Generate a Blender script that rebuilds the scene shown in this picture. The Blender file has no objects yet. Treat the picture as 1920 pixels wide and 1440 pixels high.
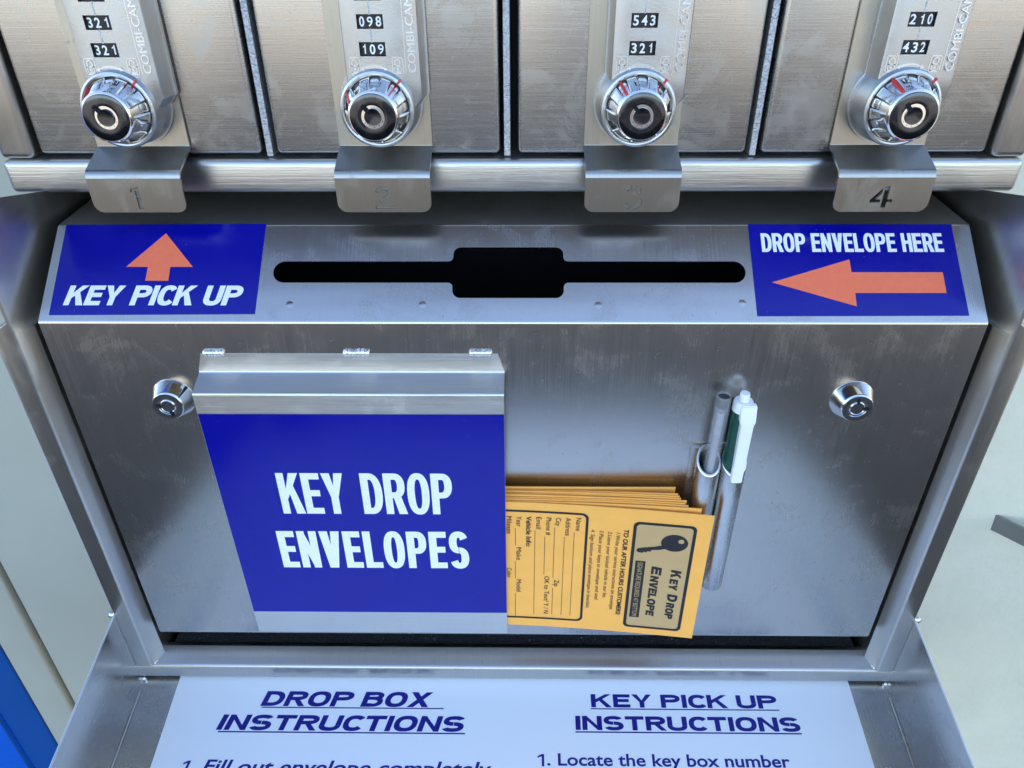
import bpy, bmesh, math, random
from mathutils import Vector, Matrix
random.seed(7)
R = math.radians
sc = bpy.context.scene
COL = sc.collection

# ------------------------------------------------------------------ camera
PITCH, YAW, ROLL = 0.58544, -0.016386, -0.006814
CAM = Vector((0.00591, -0.29836, 0.16525))
FPX = 1443.0
FW = Vector((math.sin(YAW)*math.cos(PITCH), math.cos(YAW)*math.cos(PITCH), -math.sin(PITCH)))
RT0 = FW.cross(Vector((0, 0, 1))).normalized(); UP0 = RT0.cross(FW)
RT = RT0*math.cos(ROLL)+UP0*math.sin(ROLL); UP = UP0*math.cos(ROLL)-RT0*math.sin(ROLL)
cd = bpy.data.cameras.new('camera'); cam = bpy.data.objects.new('camera', cd); COL.objects.link(cam)
cd.sensor_width = 36; cd.lens = FPX/1920*36; cd.clip_start = 0.01; cd.clip_end = 500
cam.matrix_world = Matrix(((RT.x, UP.x, -FW.x, CAM.x), (RT.y, UP.y, -FW.y, CAM.y), (RT.z, UP.z, -FW.z, CAM.z), (0, 0, 0, 1)))
sc.camera = cam

# ------------------------------------------------------------------ light
SUN_EL, SUN_AZ = R(48), R(25)      # the sun stands behind the wall, the box is in its shade
w = bpy.data.worlds.new("World"); sc.world = w; w.use_nodes = True
nt = w.node_tree; bg = nt.nodes['Background']
sky = nt.nodes.new('ShaderNodeTexSky'); sky.sky_type = 'NISHITA'; sky.sun_disc = False
sky.sun_elevation = SUN_EL; sky.sun_rotation = SUN_AZ; sky.air_density = 1.0; sky.dust_density = 1.0; sky.ozone_density = 1.2
nt.links.new(sky.outputs[0], bg.inputs[0]); bg.inputs[1].default_value = 0.12
sl = bpy.data.lights.new('sun', 'SUN'); sl.energy = 4.0; sl.angle = R(0.5); sl.color = (1, .93, .82)
so = bpy.data.objects.new('sun', sl); COL.objects.link(so)
sd = Vector((math.sin(SUN_AZ)*math.cos(SUN_EL), math.cos(SUN_AZ)*math.cos(SUN_EL), math.sin(SUN_EL)))
so.rotation_euler = sd.to_track_quat('Z', 'Y').to_euler(); so.location = sd*20
sc.view_settings.view_transform = 'Standard'; sc.view_settings.look = 'None'
sc.view_settings.exposure = 2.45; sc.view_settings.gamma = 1
sc.view_settings.use_curve_mapping = False
sc.render.engine = 'CYCLES'
sc.cycles.max_bounces = 10; sc.cycles.transmission_bounces = 8; sc.cycles.glossy_bounces = 6
sc.cycles.use_denoising = True
sc.cycles.sample_clamp_indirect = 6

# ------------------------------------------------------------------ helpers
def ray(px, py):
    return FW*FPX + RT*(px-960) - UP*(py-720)
def at(px, py, p0=(0, 0, 0), n=(0, 1, 0)):
    "point of a photograph position on a real plane"
    d = ray(px, py); n = Vector(n)
    return CAM + d*((Vector(p0)-CAM).dot(n)/d.dot(n))
def atY(px, py, Y): return at(px, py, (0, Y, 0))

def node_mat(name):
    m = bpy.data.materials.new(name); m.use_nodes = True
    t = m.node_tree
    return m, t, t.nodes['Principled BSDF']

def N(t, kind, **kw):
    n = t.nodes.new(kind)
    for k, v in kw.items():
        if k.startswith('i_'): n.inputs[k[2:].replace('_', ' ')].default_value = v
        else: setattr(n, k, v)
    return n

def ramp(t, src, p0, c0, p1, c1):
    r = t.nodes.new('ShaderNodeMapRange'); r.inputs[1].default_value = p0; r.inputs[2].default_value = p1
    r.inputs[3].default_value = c0; r.inputs[4].default_value = c1
    t.links.new(src, r.inputs[0]); return r.outputs[0]

def steel(name, base=(.56, .545, .52), rough=.3, aniso=.55, bump=.25, stain=.5, fine=1500, wave=.0):
    m, t, b = node_mat(name); L = t.links.new
    b.inputs['Metallic'].default_value = 1
    uv = N(t, 'ShaderNodeUVMap', uv_map='brush')
    mp = N(t, 'ShaderNodeMapping'); mp.inputs['Scale'].default_value = (22, fine, 1); L(uv.outputs[0], mp.inputs[0])
    n1 = N(t, 'ShaderNodeTexNoise', i_Scale=1.0, i_Detail=3.0, i_Roughness=.7); L(mp.outputs[0], n1.inputs[0])
    geo = N(t, 'ShaderNodeTexCoord')
    n2 = N(t, 'ShaderNodeTexNoise', i_Scale=42.0, i_Detail=5.0, i_Roughness=.62, i_Distortion=.7); L(geo.outputs['Object'], n2.inputs[0])
    n3 = N(t, 'ShaderNodeTexNoise', i_Scale=260.0, i_Detail=3.0, i_Roughness=.6, i_Distortion=1.2); L(geo.outputs['Object'], n3.inputs[0])
    # fine scratches in random directions
    mp2 = N(t, 'ShaderNodeMapping'); mp2.inputs['Scale'].default_value = (60, 900, 1); mp2.inputs['Rotation'].default_value = (0, 0, .5); L(uv.outputs[0], mp2.inputs[0])
    n4 = N(t, 'ShaderNodeTexNoise', i_Scale=1.0, i_Detail=2.0); L(mp2.outputs[0], n4.inputs[0])
    sm = ramp(t, n2.outputs[0], .52, 0, .75, 1)           # smudges
    sp = ramp(t, n3.outputs[0], .66, 0, .74, 1)           # small spots
    scr = ramp(t, n4.outputs[0], .72, 0, .8, 1)
    r1 = ramp(t, n1.outputs[0], .25, rough-.035, .75, rough+.05)
    a1 = N(t, 'ShaderNodeMath', operation='MULTIPLY_ADD'); L(sm, a1.inputs[0]); a1.inputs[1].default_value = .24*stain; L(r1, a1.inputs[2])
    a2 = N(t, 'ShaderNodeMath', operation='MULTIPLY_ADD'); L(sp, a2.inputs[0]); a2.inputs[1].default_value = .2*stain; L(a1.outputs[0], a2.inputs[2])
    a3 = N(t, 'ShaderNodeMath', operation='MULTIPLY_ADD'); L(scr, a3.inputs[0]); a3.inputs[1].default_value = .04; L(a2.outputs[0], a3.inputs[2])
    L(a3.outputs[0], b.inputs['Roughness'])
    mix = N(t, 'ShaderNodeMix', data_type='RGBA')
    mix.inputs[6].default_value = (*base, 1); mix.inputs[7].default_value = (base[0]*.72, base[1]*.7, base[2]*.66, 1)
    f1 = N(t, 'ShaderNodeMath', operation='MULTIPLY'); L(sm, f1.inputs[0]); f1.inputs[1].default_value = .35*stain
    f2 = N(t, 'ShaderNodeMath', operation='MULTIPLY_ADD', use_clamp=True); L(sp, f2.inputs[0]); f2.inputs[1].default_value = .6*stain; L(f1.outputs[0], f2.inputs[2])
    L(f2.outputs[0], mix.inputs[0])
    # streak value in the colour of the grain itself
    hv = N(t, 'ShaderNodeMix', data_type='RGBA', blend_type='MULTIPLY'); hv.inputs[0].default_value = 1
    sv = ramp(t, n1.outputs[0], .2, .91, .8, 1.06)
    L(mix.outputs[2], hv.inputs[6]); L(sv, hv.inputs[7]); L(hv.outputs[2], b.inputs['Base Color'])
    bp = N(t, 'ShaderNodeBump', i_Strength=bump, i_Distance=.0004); L(n1.outputs[0], bp.inputs['Height'])
    last = bp
    if wave:
        n5 = N(t, 'ShaderNodeTexNoise', i_Scale=9.0, i_Detail=1.5); L(geo.outputs['Object'], n5.inputs[0])
        b2 = N(t, 'ShaderNodeBump', i_Strength=wave, i_Distance=.01); L(n5.outputs[0], b2.inputs['Height']); L(bp.outputs[0], b2.inputs['Normal']); last = b2
    L(last.outputs[0], b.inputs['Normal'])
    b.inputs['Anisotropic'].default_value = aniso; b.inputs['Anisotropic Rotation'].default_value = .25
    tg = N(t, 'ShaderNodeTangent', direction_type='UV_MAP', uv_map='brush'); L(tg.outputs[0], b.inputs['Tangent'])
    return m

def plain(name, col, rough=.5, spec=.5, metal=0, var=.08, scale=60, bump=0, bscale=400, coat=0):
    m, t, b = node_mat(name); L = t.links.new
    tc = N(t, 'ShaderNodeTexCoord')
    n = N(t, 'ShaderNodeTexNoise', i_Scale=scale, i_Detail=5.0, i_Roughness=.6); L(tc.outputs['Object'], n.inputs[0])
    mix = N(t, 'ShaderNodeMix', data_type='RGBA')
    mix.inputs[6].default_value = (*[c*(1-var) for c in col], 1); mix.inputs[7].default_value = (*[min(1, c*(1+var)) for c in col], 1)
    L(ramp(t, n.outputs[0], .3, 0, .7, 1), mix.inputs[0]); L(mix.outputs[2], b.inputs['Base Color'])
    L(ramp(t, n.outputs[0], .3, max(.02, rough-.06), .7, rough+.06), b.inputs['Roughness'])
    b.inputs['Metallic'].default_value = metal; b.inputs['Specular IOR Level'].default_value = spec
    b.inputs['Coat Weight'].default_value = coat; b.inputs['Coat Roughness'].default_value = .08
    if bump:
        n2 = N(t, 'ShaderNodeTexNoise', i_Scale=bscale, i_Detail=4.0); L(tc.outputs['Object'], n2.inputs[0])
        bp = N(t, 'ShaderNodeBump', i_Strength=bump, i_Distance=.002); L(n2.outputs[0], bp.inputs['Height']); L(bp.outputs[0], b.inputs['Normal'])
    return m

M = {}
M['panel'] = steel('brushed_steel_panel', (.57, .54, .505), .22, .25, .045, .4, 1700, .03)
M['hood'] = steel('brushed_steel_hood', (.62, .59, .55), .42, .2, .06, .4, 1300, .02)
M['bounce_matte'] = plain('matte_bounce_sheet', (.50, .45, .38), .6)
M['door'] = steel('brushed_steel_door', (.55, .53, .505), .25, .45, .06, .5, 2100)
M['frame'] = steel('brushed_steel_frame', (.54, .515, .48), .30, .3, .04, .4, 1600)
M['rail'] = steel('brushed_steel_rail', (.60, .58, .55), .3, .5, .3, .5, 1100)
M['tab'] = steel('reflection_dark_steel_tab', (.36, .345, .32), .30, .3, .08, 1.0, 1400)  # dark reflection put into the base colour of plate and tab
M['tray'] = steel('satin_steel_tray', (.60, .595, .585), .22, .3, .06, .5, 1400, .02)
M['pocket'] = steel('brushed_steel_pocket', (.66, .655, .64), .3, .5, .2, .5, 1500)
M['tube'] = steel('steel_tube', (.66, .65, .63), .25, .2, .06, .7, 900)
M['weld'] = plain('weld_metal', (.75, .75, .74), .3, .5, 1, .1, 900, .12, 900)
M['chrome'] = plain('chrome_plate', (.78, .78, .78), .07, .5, 1, .04, 80)
M['dark_mirror_face'] = plain('dark_mirrored_key_face', (.07, .078, .095), .1, .5, 1, .25, 250)  # dark surroundings mirrored in the knob face, put into its base colour
M['cast'] = plain('satin_cast_zinc', (.50, .505, .515), .36, .5, 1, .05, 120, .05, 1500)
M['cutedge'] = plain('cut_sheet_edge', (.55, .55, .55), .5, .5, 1, .3, 900, .6, 1200)
M['worn'] = plain('worn_dirty_steel', (.22, .21, .19), .5, .5, 1, .2, 400, .06, 900)
M['edge'] = plain('edge_highlight', (.85, .85, .85), .65, .5, 1, .05)  # sky highlight along the tray's top edges put into a pale colour
M['black'] = plain('black_plastic', (.012, .012, .013), .4, .4)
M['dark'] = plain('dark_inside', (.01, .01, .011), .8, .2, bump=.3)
M['speckled_dark'] = plain('dark_gap_floor', (.035, .033, .032), .9, .2, 0, .95, 1400, .6, 1200)
M['brass'] = plain('brass_pin', (.7, .5, .2), .3, .5, 1)
M['digit'] = plain('white_digit', (.8, .8, .8), .5)
M['red'] = plain('red_paint', (.6, .03, .03), .45)
M['blue'] = plain('blue_vinyl', (.002, .003, .235), .14, .4, 0, .05, 30, .02, 900)
def specks(m, col, sc_, thr):
    t = m.node_tree; L = t.links.new; b = t.nodes['Principled BSDF']; src = b.inputs['Base Color'].links[0].from_socket
    tc = N(t, 'ShaderNodeTexCoord'); v = N(t, 'ShaderNodeTexVoronoi', i_Scale=sc_); L(tc.outputs['Object'], v.inputs['Vector'])
    n = N(t, 'ShaderNodeTexNoise', i_Scale=sc_*.23, i_Detail=2.0); L(tc.outputs['Object'], n.inputs[0])
    d = ramp(t, v.outputs['Distance'], thr, 1, thr*1.4, 0); k = ramp(t, n.outputs[0], .6, 0, .66, 1)
    mu = N(t, 'ShaderNodeMath', operation='MULTIPLY', use_clamp=True); L(d, mu.inputs[0]); L(k, mu.inputs[1])
    mx = N(t, 'ShaderNodeMix', data_type='RGBA'); L(mu.outputs[0], mx.inputs[0]); L(src, mx.inputs[6]); mx.inputs[7].default_value = (*col, 1); L(mx.outputs[2], b.inputs['Base Color'])
specks(M['blue'], (.12, .13, .32), 330, .055); specks(M['speckled_dark'], (.3, .29, .27), 600, .16)
M['white'] = plain('white_vinyl', (.78, .79, .82), .3, .5, 0, .03, 200)
M['orange'] = plain('orange_vinyl', (.85, .17, .075), .35, .5, 0, .05, 300)
M['paper'] = plain('white_sign_board', (.82, .825, .835), .34, .4, 0, .004, 6)
M['ink_blue'] = plain('dark_blue_ink', (.008, .009, .20), .35, .4)
M['kraft'] = plain('kraft_paper', (.90, .43, .095), .75, .2, 0, .04, 90, .05, 1800)
M['kraft_dark'] = plain('kraft_paper_print_tint', (.50, .33, .15), .75, .2, 0, .03, 90)
M['ink'] = plain('black_ink', (.022, .021, .024), .65, .25)
M['green'] = plain('green_plastic', (.003, .055, .035), .25, .5)
M['smoke'] = plain('grey_refill', (.33, .33, .36), .3)
M['face2'] = plain('chrome_lock_face', (.50, .50, .50), .12, .5, 1, .2, 250)
M['pen_white'] = plain('white_plastic', (.80, .80, .82), .35, .5, 0, .02)
M['wall_left'] = plain('grey_green_painted_panel', (.44, .445, .38), .5, .35, 0, .03, 14, .03, 160)
M['wall_right'] = plain('cream_painted_plaster', (.74, .715, .56), .6, .3, 0, .05, 16, .4, 110)
M['soffit'] = plain('brown_soffit', (.22, .18, .13), .7)
M['lit_edge_beige'] = plain('warm_lit_edge', (.42, .38, .30), .5)
M['wall_blue'] = plain('navy_blue_panel', (.004, .075, .32), .4, .5, 0, .08, 8)
M['wall_blue2'] = plain('bright_blue_panel', (.003, .11, .62), .4, .5, 0, .08, 8)
M['pale_bounce'] = plain('pale_bounce_ground', (.19, .168, .135), .85, .3, 0, .2, 2, .3, 30)
M['dark_strip'] = plain('dark_strip_ground', (.040, .037, .038), .85, .3, 0, .3, 3, .5, 40)
M['asphalt'] = plain('asphalt', (.080, .063, .049), .85, .3, 0, .3, 3, .5, 40)
g, t_, b_ = node_mat('clear_plastic'); M['clear'] = g
b_.inputs['Alpha'].default_value = .14; b_.inputs['Roughness'].default_value = .05; b_.inputs['IOR'].default_value = 1.5; b_.inputs['Specular IOR Level'].default_value = 1.0
b_.inputs['Base Color'].default_value = (.62, .64, .68, 1)

def uv_brush(bm, brush):
    lay = bm.loops.layers.uv.verify()
    u0 = Vector(brush).normalized()
    for f in bm.faces:
        n = f.normal
        u = u0 - n*u0.dot(n)
        if u.length < .2:
            a = Vector((0, 1, 0)) if abs(n.y) < .8 else Vector((0, 0, 1))
            u = a - n*a.dot(n)
        u.normalize(); v = n.cross(u)
        for l in f.loops: l[lay].uv = (l.vert.co.dot(u), l.vert.co.dot(v))

def obj(name, bm, mats, parent=None, brush=(1, 0, 0), smooth=35, tri=False):
    bm.normal_update(); uv_brush(bm, brush)
    me = bpy.data.meshes.new(name); bm.to_mesh(me); bm.free()
    me.uv_layers[0].name = 'brush'
    for m in (mats if isinstance(mats, (list, tuple)) else [mats]): me.materials.append(m)
    if smooth:
        for p in me.polygons: p.use_smooth = True
        me.set_sharp_from_angle(angle=R(smooth))
    o = bpy.data.objects.new(name, me); COL.objects.link(o)
    if parent:
        o.parent = parent
        o.matrix_parent_inverse = Matrix.Translation(parent.location).inverted() if parent.parent is None else Matrix.Identity(4)
    return o

def tag(o, label=None, cat=None, group=None, kind=None):
    if label: o['label'] = label
    if cat: o['category'] = cat
    if group: o['group'] = group
    if kind: o['kind'] = kind
    return o

def thing(name, label, cat, loc=(0, 0, 0), group=None):
    o = bpy.data.objects.new(name, None); COL.objects.link(o); o.location = loc; o.empty_display_size = .02
    return tag(o, label, cat, group)

def box(bm, x0, x1, y0, y1, z0, z1, bev=0, seg=3, mi=0):
    r = bmesh.ops.create_cube(bm, size=1)
    vs = r['verts']
    for v in vs:
        v.co = Vector(((x0+x1)/2+v.co.x*(x1-x0), (y0+y1)/2+v.co.y*(y1-y0), (z0+z1)/2+v.co.z*(z1-z0)))
    fs = set(f for v in vs for f in v.link_faces)
    for f in fs: f.material_index = mi
    if bev:
        es = list(set(e for v in vs for e in v.link_edges))
        bmesh.ops.bevel(bm, geom=es, offset=bev, segments=seg, profile=.5, affect='EDGES')

def round_path(pts, rad, seg=5, closed=False):
    "polyline with rounded corners; rad a number or a list"
    n = len(pts); out = []
    for i, p in enumerate(pts):
        p = Vector(p)
        r = rad[i] if isinstance(rad, (list, tuple)) else rad
        if (not closed and i in (0, n-1)) or r <= 0: out.append(p); continue
        a = (Vector(pts[i-1])-p); b = (Vector(pts[(i+1) % n])-p)
        la, lb = a.length, b.length; a.normalize(); b.normalize()
        ang = a.angle(b)
        if ang > 3.12: out.append(p); continue
        d = min(r/math.tan(ang/2), la*.49, lb*.49); rr = d*math.tan(ang/2)
        c = p + (a+b).normalized()*(rr/math.sin(ang/2))
        s, e = p+a*d-c, p+b*d-c
        tot = s.angle(e)
        for k in range(seg+1):
            f = k/seg
            v = (s*math.sin((1-f)*tot)+e*math.sin(f*tot))/max(1e-9, math.sin(tot))
            out.append(c+v)
    return out

def prism(bm, prof, x0, x1, mi=0):
    "closed (Y,Z) outline swept along X"
    A = [bm.verts.new((x0, p[0], p[1])) for p in prof]; B = [bm.verts.new((x1, p[0], p[1])) for p in prof]
    n = len(prof)
    fs = [bm.faces.new((A[i], A[(i+1) % n], B[(i+1) % n], B[i])) for i in range(n)]
    fs += [bm.faces.new(A[::-1]), bm.faces.new(B)]
    for f in fs: f.material_index = mi
    bmesh.ops.recalc_face_normals(bm, faces=fs)

def sheet_outline(path, th):
    "offset an open polyline to a closed outline of thickness th (to the left side of travel)"
    P = [Vector(p).to_2d() for p in path]; o = []
    for i, p in enumerate(P):
        d = Vector((0, 0))
        if i: d += (p-P[i-1]).normalized()
        if i < len(P)-1: d += (P[i+1]-p).normalized()
        d.normalize(); nrm = Vector((-d.y, d.x))
        e = (P[i]-P[i-1]).normalized() if i else (P[1]-P[0]).normalized()
        k = max(.5, abs(d.dot(e)))
        o.append(p+nrm*(th/k))
    return P+o[::-1]

def lathe(bm, prof, c, axis='Y', seg=48, mod=None, mi=0, close=True):
    "prof = list of (radius, position along axis); axis Y runs to the viewer with growing -Y"
    rings = []
    for j, (r, h) in enumerate(prof):
        ring = []
        for k in range(seg):
            a = 2*math.pi*k/seg
            rr = r*(mod(a, j) if mod else 1)
            if axis == 'Y': co = (c[0]+rr*math.cos(a), c[1]-h, c[2]+rr*math.sin(a))
            else: co = (c[0]+rr*math.cos(a), c[1]+rr*math.sin(a), c[2]+h)
            ring.append(bm.verts.new(co))
        rings.append(ring)
    fs = []
    for A, B in zip(rings, rings[1:]):
        for k in range(seg):
            fs.append(bm.faces.new((A[k], A[(k+1) % seg], B[(k+1) % seg], B[k])))
    if close:
        fs.append(bm.faces.new(rings[-1])); fs.append(bm.faces.new(rings[0][::-1]))
    for f in fs: f.material_index = mi
    bmesh.ops.recalc_face_normals(bm, faces=fs)

def plate2d(outline, holes, th):
    "flat plate with holes in 2-D -> (verts, faces) of a solid, z from 0 to th"
    cu = bpy.data.curves.new('tmp', 'CURVE'); cu.dimensions = '2D'; cu.fill_mode = 'BOTH'; cu.extrude = th/2
    for loop in [outline]+holes:
        s = cu.splines.new('POLY'); s.points.add(len(loop)-1); s.use_cyclic_u = True
        for p, q in zip(s.points, loop): p.co = (q[0], q[1], 0, 1)
    return curve_mesh(cu)

def curve_mesh(cu):
    o = bpy.data.objects.new('tmp', cu); COL.objects.link(o)
    dg = bpy.context.evaluated_depsgraph_get(); dg.update()
    me = bpy.data.meshes.new_from_object(o.evaluated_get(dg))
    vs = [v.co.copy() for v in me.vertices]; fs = [tuple(p.vertices) for p in me.polygons]
    bpy.data.objects.remove(o); bpy.data.curves.remove(cu); bpy.data.meshes.remove(me)
    return vs, fs

def add_mesh(bm, vs, fs, fn, mi=0):
    V = [bm.verts.new(fn(v)) for v in vs]
    out = []
    for f in fs:
        try:
            g = bm.faces.new([V[i] for i in f]); g.material_index = mi; out.append(g)
        except ValueError: pass
    return out

# --- lettering -------------------------------------------------------
def ring(x0, x1, y0, y1, pw, ph, a0, a1, n=2.5, k=22):
    cx, cy, rx, ry = (x0+x1)/2, (y0+y1)/2, (x1-x0)/2, (y1-y0)/2
    def pt(a, rx, ry):
        c, s = math.cos(a), math.sin(a); e = 2/n
        return (cx+rx*math.copysign(abs(c)**e, c), cy+ry*math.copysign(abs(s)**e, s))
    A = [R(a0+(a1-a0)*i/k) for i in range(k+1)]
    return [[pt(a, rx, ry), pt(b, rx, ry), pt(b, rx-pw, ry-ph), pt(a, rx-pw, ry-ph)] for a, b in zip(A, A[1:])]
def rect(x0, x1, y0, y1): return [(x0, y0), (x1, y0), (x1, y1), (x0, y1)]
def glyph(c, w, pw, ph):
    if c == 'I': return pw, [rect(0, pw, 0, 1)]
    m = .5
    if c in 'EFL':
        w *= .88; g = [rect(0, pw, 0, 1)]
        if c != 'L': g += [rect(pw, w, 1-ph, 1), rect(pw, w*.93, m-ph*.4, m+ph*.6)]
        if c != 'F': g += [rect(pw, w, 0, ph)]
    elif c == 'H': g = [rect(0, pw, 0, 1), rect(w-pw, w, 0, 1), rect(pw, w-pw, m-ph*.4, m+ph*.6)]
    elif c == 'T': w *= .95; g = [rect(0, w, 1-ph, 1), rect(w/2-pw/2, w/2+pw/2, 0, 1-ph)]
    elif c == 'K':
        w *= 1.06; q = pw*1.22
        g = [rect(0, pw, 0, 1), [(pw, .36), (pw, .62), (w-q, 1), (w, 1)], [(pw+.12*w, .56), (pw+.12*w+q*.55, .70), (w+.02, 0), (w+.02-q, 0)]]
    elif c == 'Y':
        w *= 1.04; q = pw*1.15
        g = [rect(w/2-pw/2, w/2+pw/2, 0, .42), [(w/2-pw/2, .42), (w/2+pw*.25, .42), (q, 1), (0, 1)], [(w/2+pw/2, .42), (w, 1), (w-q, 1), (w/2-pw*.25, .42)]]
    elif c == 'V':
        w *= 1.04; q = pw*1.12
        g = [[(0, 1), (w/2-q*.52, 0), (w/2+q*.3, 0), (q, 1)], [(w, 1), (w-q, 1), (w/2-q*.3, 0), (w/2+q*.52, 0)]]
    elif c == 'X':
        w *= 1.05; q = pw*1.2
        g = [[(0, 0), (q, 0), (w, 1), (w-q, 1)], [(0, 1), (q, 1), (w, 0), (w-q, 0)]]
    elif c == 'N':
        g = [rect(0, pw, 0, 1), rect(w-pw, w, 0, 1), [(0, 1), (pw*.9, 1), (w, 0), (w-pw*.9, 0)]]
    elif c == 'O': w *= 1.06; g = ring(0, w, -.01, 1.01, pw, ph, 0, 360, 2.4, 40)
    elif c == 'C': g = ring(0, w, -.01, 1.01, pw, ph, 38, 322, 2.4, 34); w *= .88
    elif c == 'U':
        r = .36
        g = [rect(0, pw, r, 1), rect(w-pw, w, r, 1)]+ring(0, w, -.01, 2*r, pw, ph, 180, 360, 2.3, 24)
    elif c == 'D':
        b = w*.42
        g = [rect(0, pw, 0, 1), rect(pw, b, 1-ph, 1), rect(pw, b, 0, ph)]+ring(2*b-w, w, 0, 1, pw, ph, -90, 90, 2.3, 26)
    elif c in 'PR':
        b = w*.52; y0 = .40
        g = [rect(0, pw, 0, 1), rect(pw, b, 1-ph, 1), rect(pw, b, y0, y0+ph*.95)]+ring(2*b-w, w, y0, 1, pw, ph, -90, 90, 2.3, 22)
        if c == 'R':
            q = pw*1.15; g.append([(w*.42, y0+.02), (w*.42+q*.9, y0+.03), (w*1.04, 0), (w*1.04-q, 0)])
    elif c == 'B':
        b = w*.5; y0 = .46
        g = [rect(0, pw, 0, 1)]+[rect(pw, b, a, a+h) for a, h in ((1-ph, ph), (y0, ph*.9), (0, ph))]
        g += ring(2*b-w+.04, w-.04*w, y0, 1, pw, ph*.9, -90, 90, 2.3, 18)+ring(2*b-w, w, 0, y0+ph*.9, pw, ph*.9, -90, 90, 2.3, 18)
    elif c == 'S':
        h = ph/2
        g = ring(0, w*.97, .5-h, 1.01, pw, ph, 22, 270, 2.3, 26)+ring(.02*w, w, -.01, .5+h, pw, ph, 90, -160, 2.3, 26)
    else: g = []
    return w, g
def heavy(text, A, pw=.25, ph=.2, gap=.07, space=.26, shear=0):
    "bold capitals, cap height 1, total width A -> list of polygons"
    A = A-abs(shear)
    def lay(w):
        x = 0; out = []
        for c in text:
            if c == ' ': x += space; continue
            gw, g = glyph(c, w, pw, ph)
            out += [[(px+x+shear*py, py) for px, py in p] for p in g]; x += gw+gap
        return x-gap, out
    lo, hi = pw*1.2, 4.0
    for _ in range(40):
        m = (lo+hi)/2
        if lay(m)[0] > A: hi = m
        else: lo = m
    return lay(lo)[1]
def put_heavy(bm, text, fn, x0, x1, y0, y1, mi=0, lift=.0001, **kw):
    h = y1-y0; k = 0
    for p in heavy(text, (x1-x0)/h, **kw):
        e = lift+(k % 9)*3e-6; k += 1
        V = [bm.verts.new(fn(x0+px*h, y0+py*h, e)) for px, py in p]
        f = bm.faces.new(V); f.material_index = mi
def small_text(body, bold=0, shear=0, ext=0):
    cu = bpy.data.curves.new('tmp', 'FONT'); cu.body = body; cu.size = 1; cu.offset = bold; cu.shear = shear; cu.resolution_u = 4; cu.extrude = ext
    return curve_mesh(cu)
def put_small(bm, text, fn, x0, x1, y0, y1, mi=0, lift=.0001, bold=0, shear=0, xfit=True):
    "cap height y0..y1, width x0..x1"
    vs, fs = small_text(text, bold, shear)
    if not vs: return
    cap = .71
    a, b = min(v.x for v in vs), max(v.x for v in vs)
    sy = (y1-y0)/cap; sx = (x1-x0)/(b-a) if xfit else sy
    add_mesh(bm, [Vector((x0+(v.x-a)*sx, y0+v.y*sy, 0)) for v in vs], fs, lambda v: fn(v.x, v.y, lift), mi)
def orient(bm, toward):
    bm.normal_update()
    for f in bm.faces:
        if f.normal.dot(Vector(toward)) < 0: f.normal_flip()

# ------------------------------------------------------------------ setting
GZ = -1.15
bm = bmesh.new(); box(bm, -60, 60, -80, 60, GZ-.2, GZ)
tag(obj('ground', bm, M['asphalt']), kind='structure')
bm = bmesh.new(); box(bm, -60, -1.0, -79, -4.4, GZ, GZ+.004); box(bm, 2.3, 60, -79, -4.4, GZ, GZ+.004)
tag(obj('pale_bounce_sheets', bm, M['pale_bounce']), kind='structure')  # unseen pale sheets added so doors and envelopes catch warm light
bm = bmesh.new(); box(bm, -1.0, 2.3, -79, -4.4, GZ, GZ+.004)
tag(obj('dark_reflect_strip', bm, M['dark_strip']), kind='structure')  # unseen dark strip added so the middle doors reflect darker

WY = .115          # front of the walls behind the box
bm = bmesh.new(); box(bm, -.3995, .02, WY, WY+.3, GZ, 3.4, .006)
tag(obj('wall_panel', bm, M['wall_left']), 'smooth grey green painted wall panel left of the steel drop box', 'wall')
bm = bmesh.new(); box(bm, .0205, 5.0, WY, WY+.3, GZ, 3.4)
pw_ = obj('plaster_wall', bm, M['wall_right'])
bm = bmesh.new(); box(bm, -4.9, 4.9, -.37, WY-.004, 1.6, 1.75, .01)
obj('eave', bm, M['soffit'], pw_)
tag(pw_, 'cream painted rough plaster wall right of the steel drop box', 'wall')
bm = bmesh.new(); box(bm, -.4042, -.4004, WY-.0015, WY+.25, GZ, 3.4, .0016)  # warm light on the raised edge is put into its beige colour
box(bm, -.4375, -.4043, WY+.003, WY+.25, GZ, 3.4, .002, mi=1)
tag(obj('wall_trim', bm, [M['lit_edge_beige'], M['wall_left']]), 'narrow grey strip with a raised edge in warm lit beige between grey and blue panels', 'trim')
bm = bmesh.new(); box(bm, -.4755, -.4395, WY+.004, WY+.25, GZ, 3.4, .002)
box(bm, -5.0, -.4757, WY+.001, WY+.25, GZ, 3.4, .002, mi=1)  # outer face of the blue wall, a brighter blue
tag(obj('blue_wall', bm, [M['wall_blue'], M['wall_blue2']]), 'deep blue wall at the lower left edge', 'wall')
# strip of metal on the plaster wall
bm = bmesh.new()
a = atY(1867, 965, WY); b = atY(1857, 993, WY); d = Vector((.075, -.075, -.004)); n = Vector((.0012, .0012, 0))
V = [bm.verts.new(p) for q in (Vector(), n) for p in (a+q, a+d+q, b+d+q, b+q)]
for f in ((0, 1, 2, 3), (7, 6, 5, 4), (0, 4, 5, 1), (1, 5, 6, 2), (2, 6, 7, 3), (3, 7, 4, 0)): bm.faces.new([V[i] for i in f])
bmesh.ops.recalc_face_normals(bm, faces=bm.faces)
M['grey_paint'] = plain('grey_painted_metal', (.23, .225, .20), .5)
tag(obj('metal_bracket', bm, M['grey_paint']), 'thin flat grey metal bracket sticking out of the cream plaster wall', 'bracket')

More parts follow.
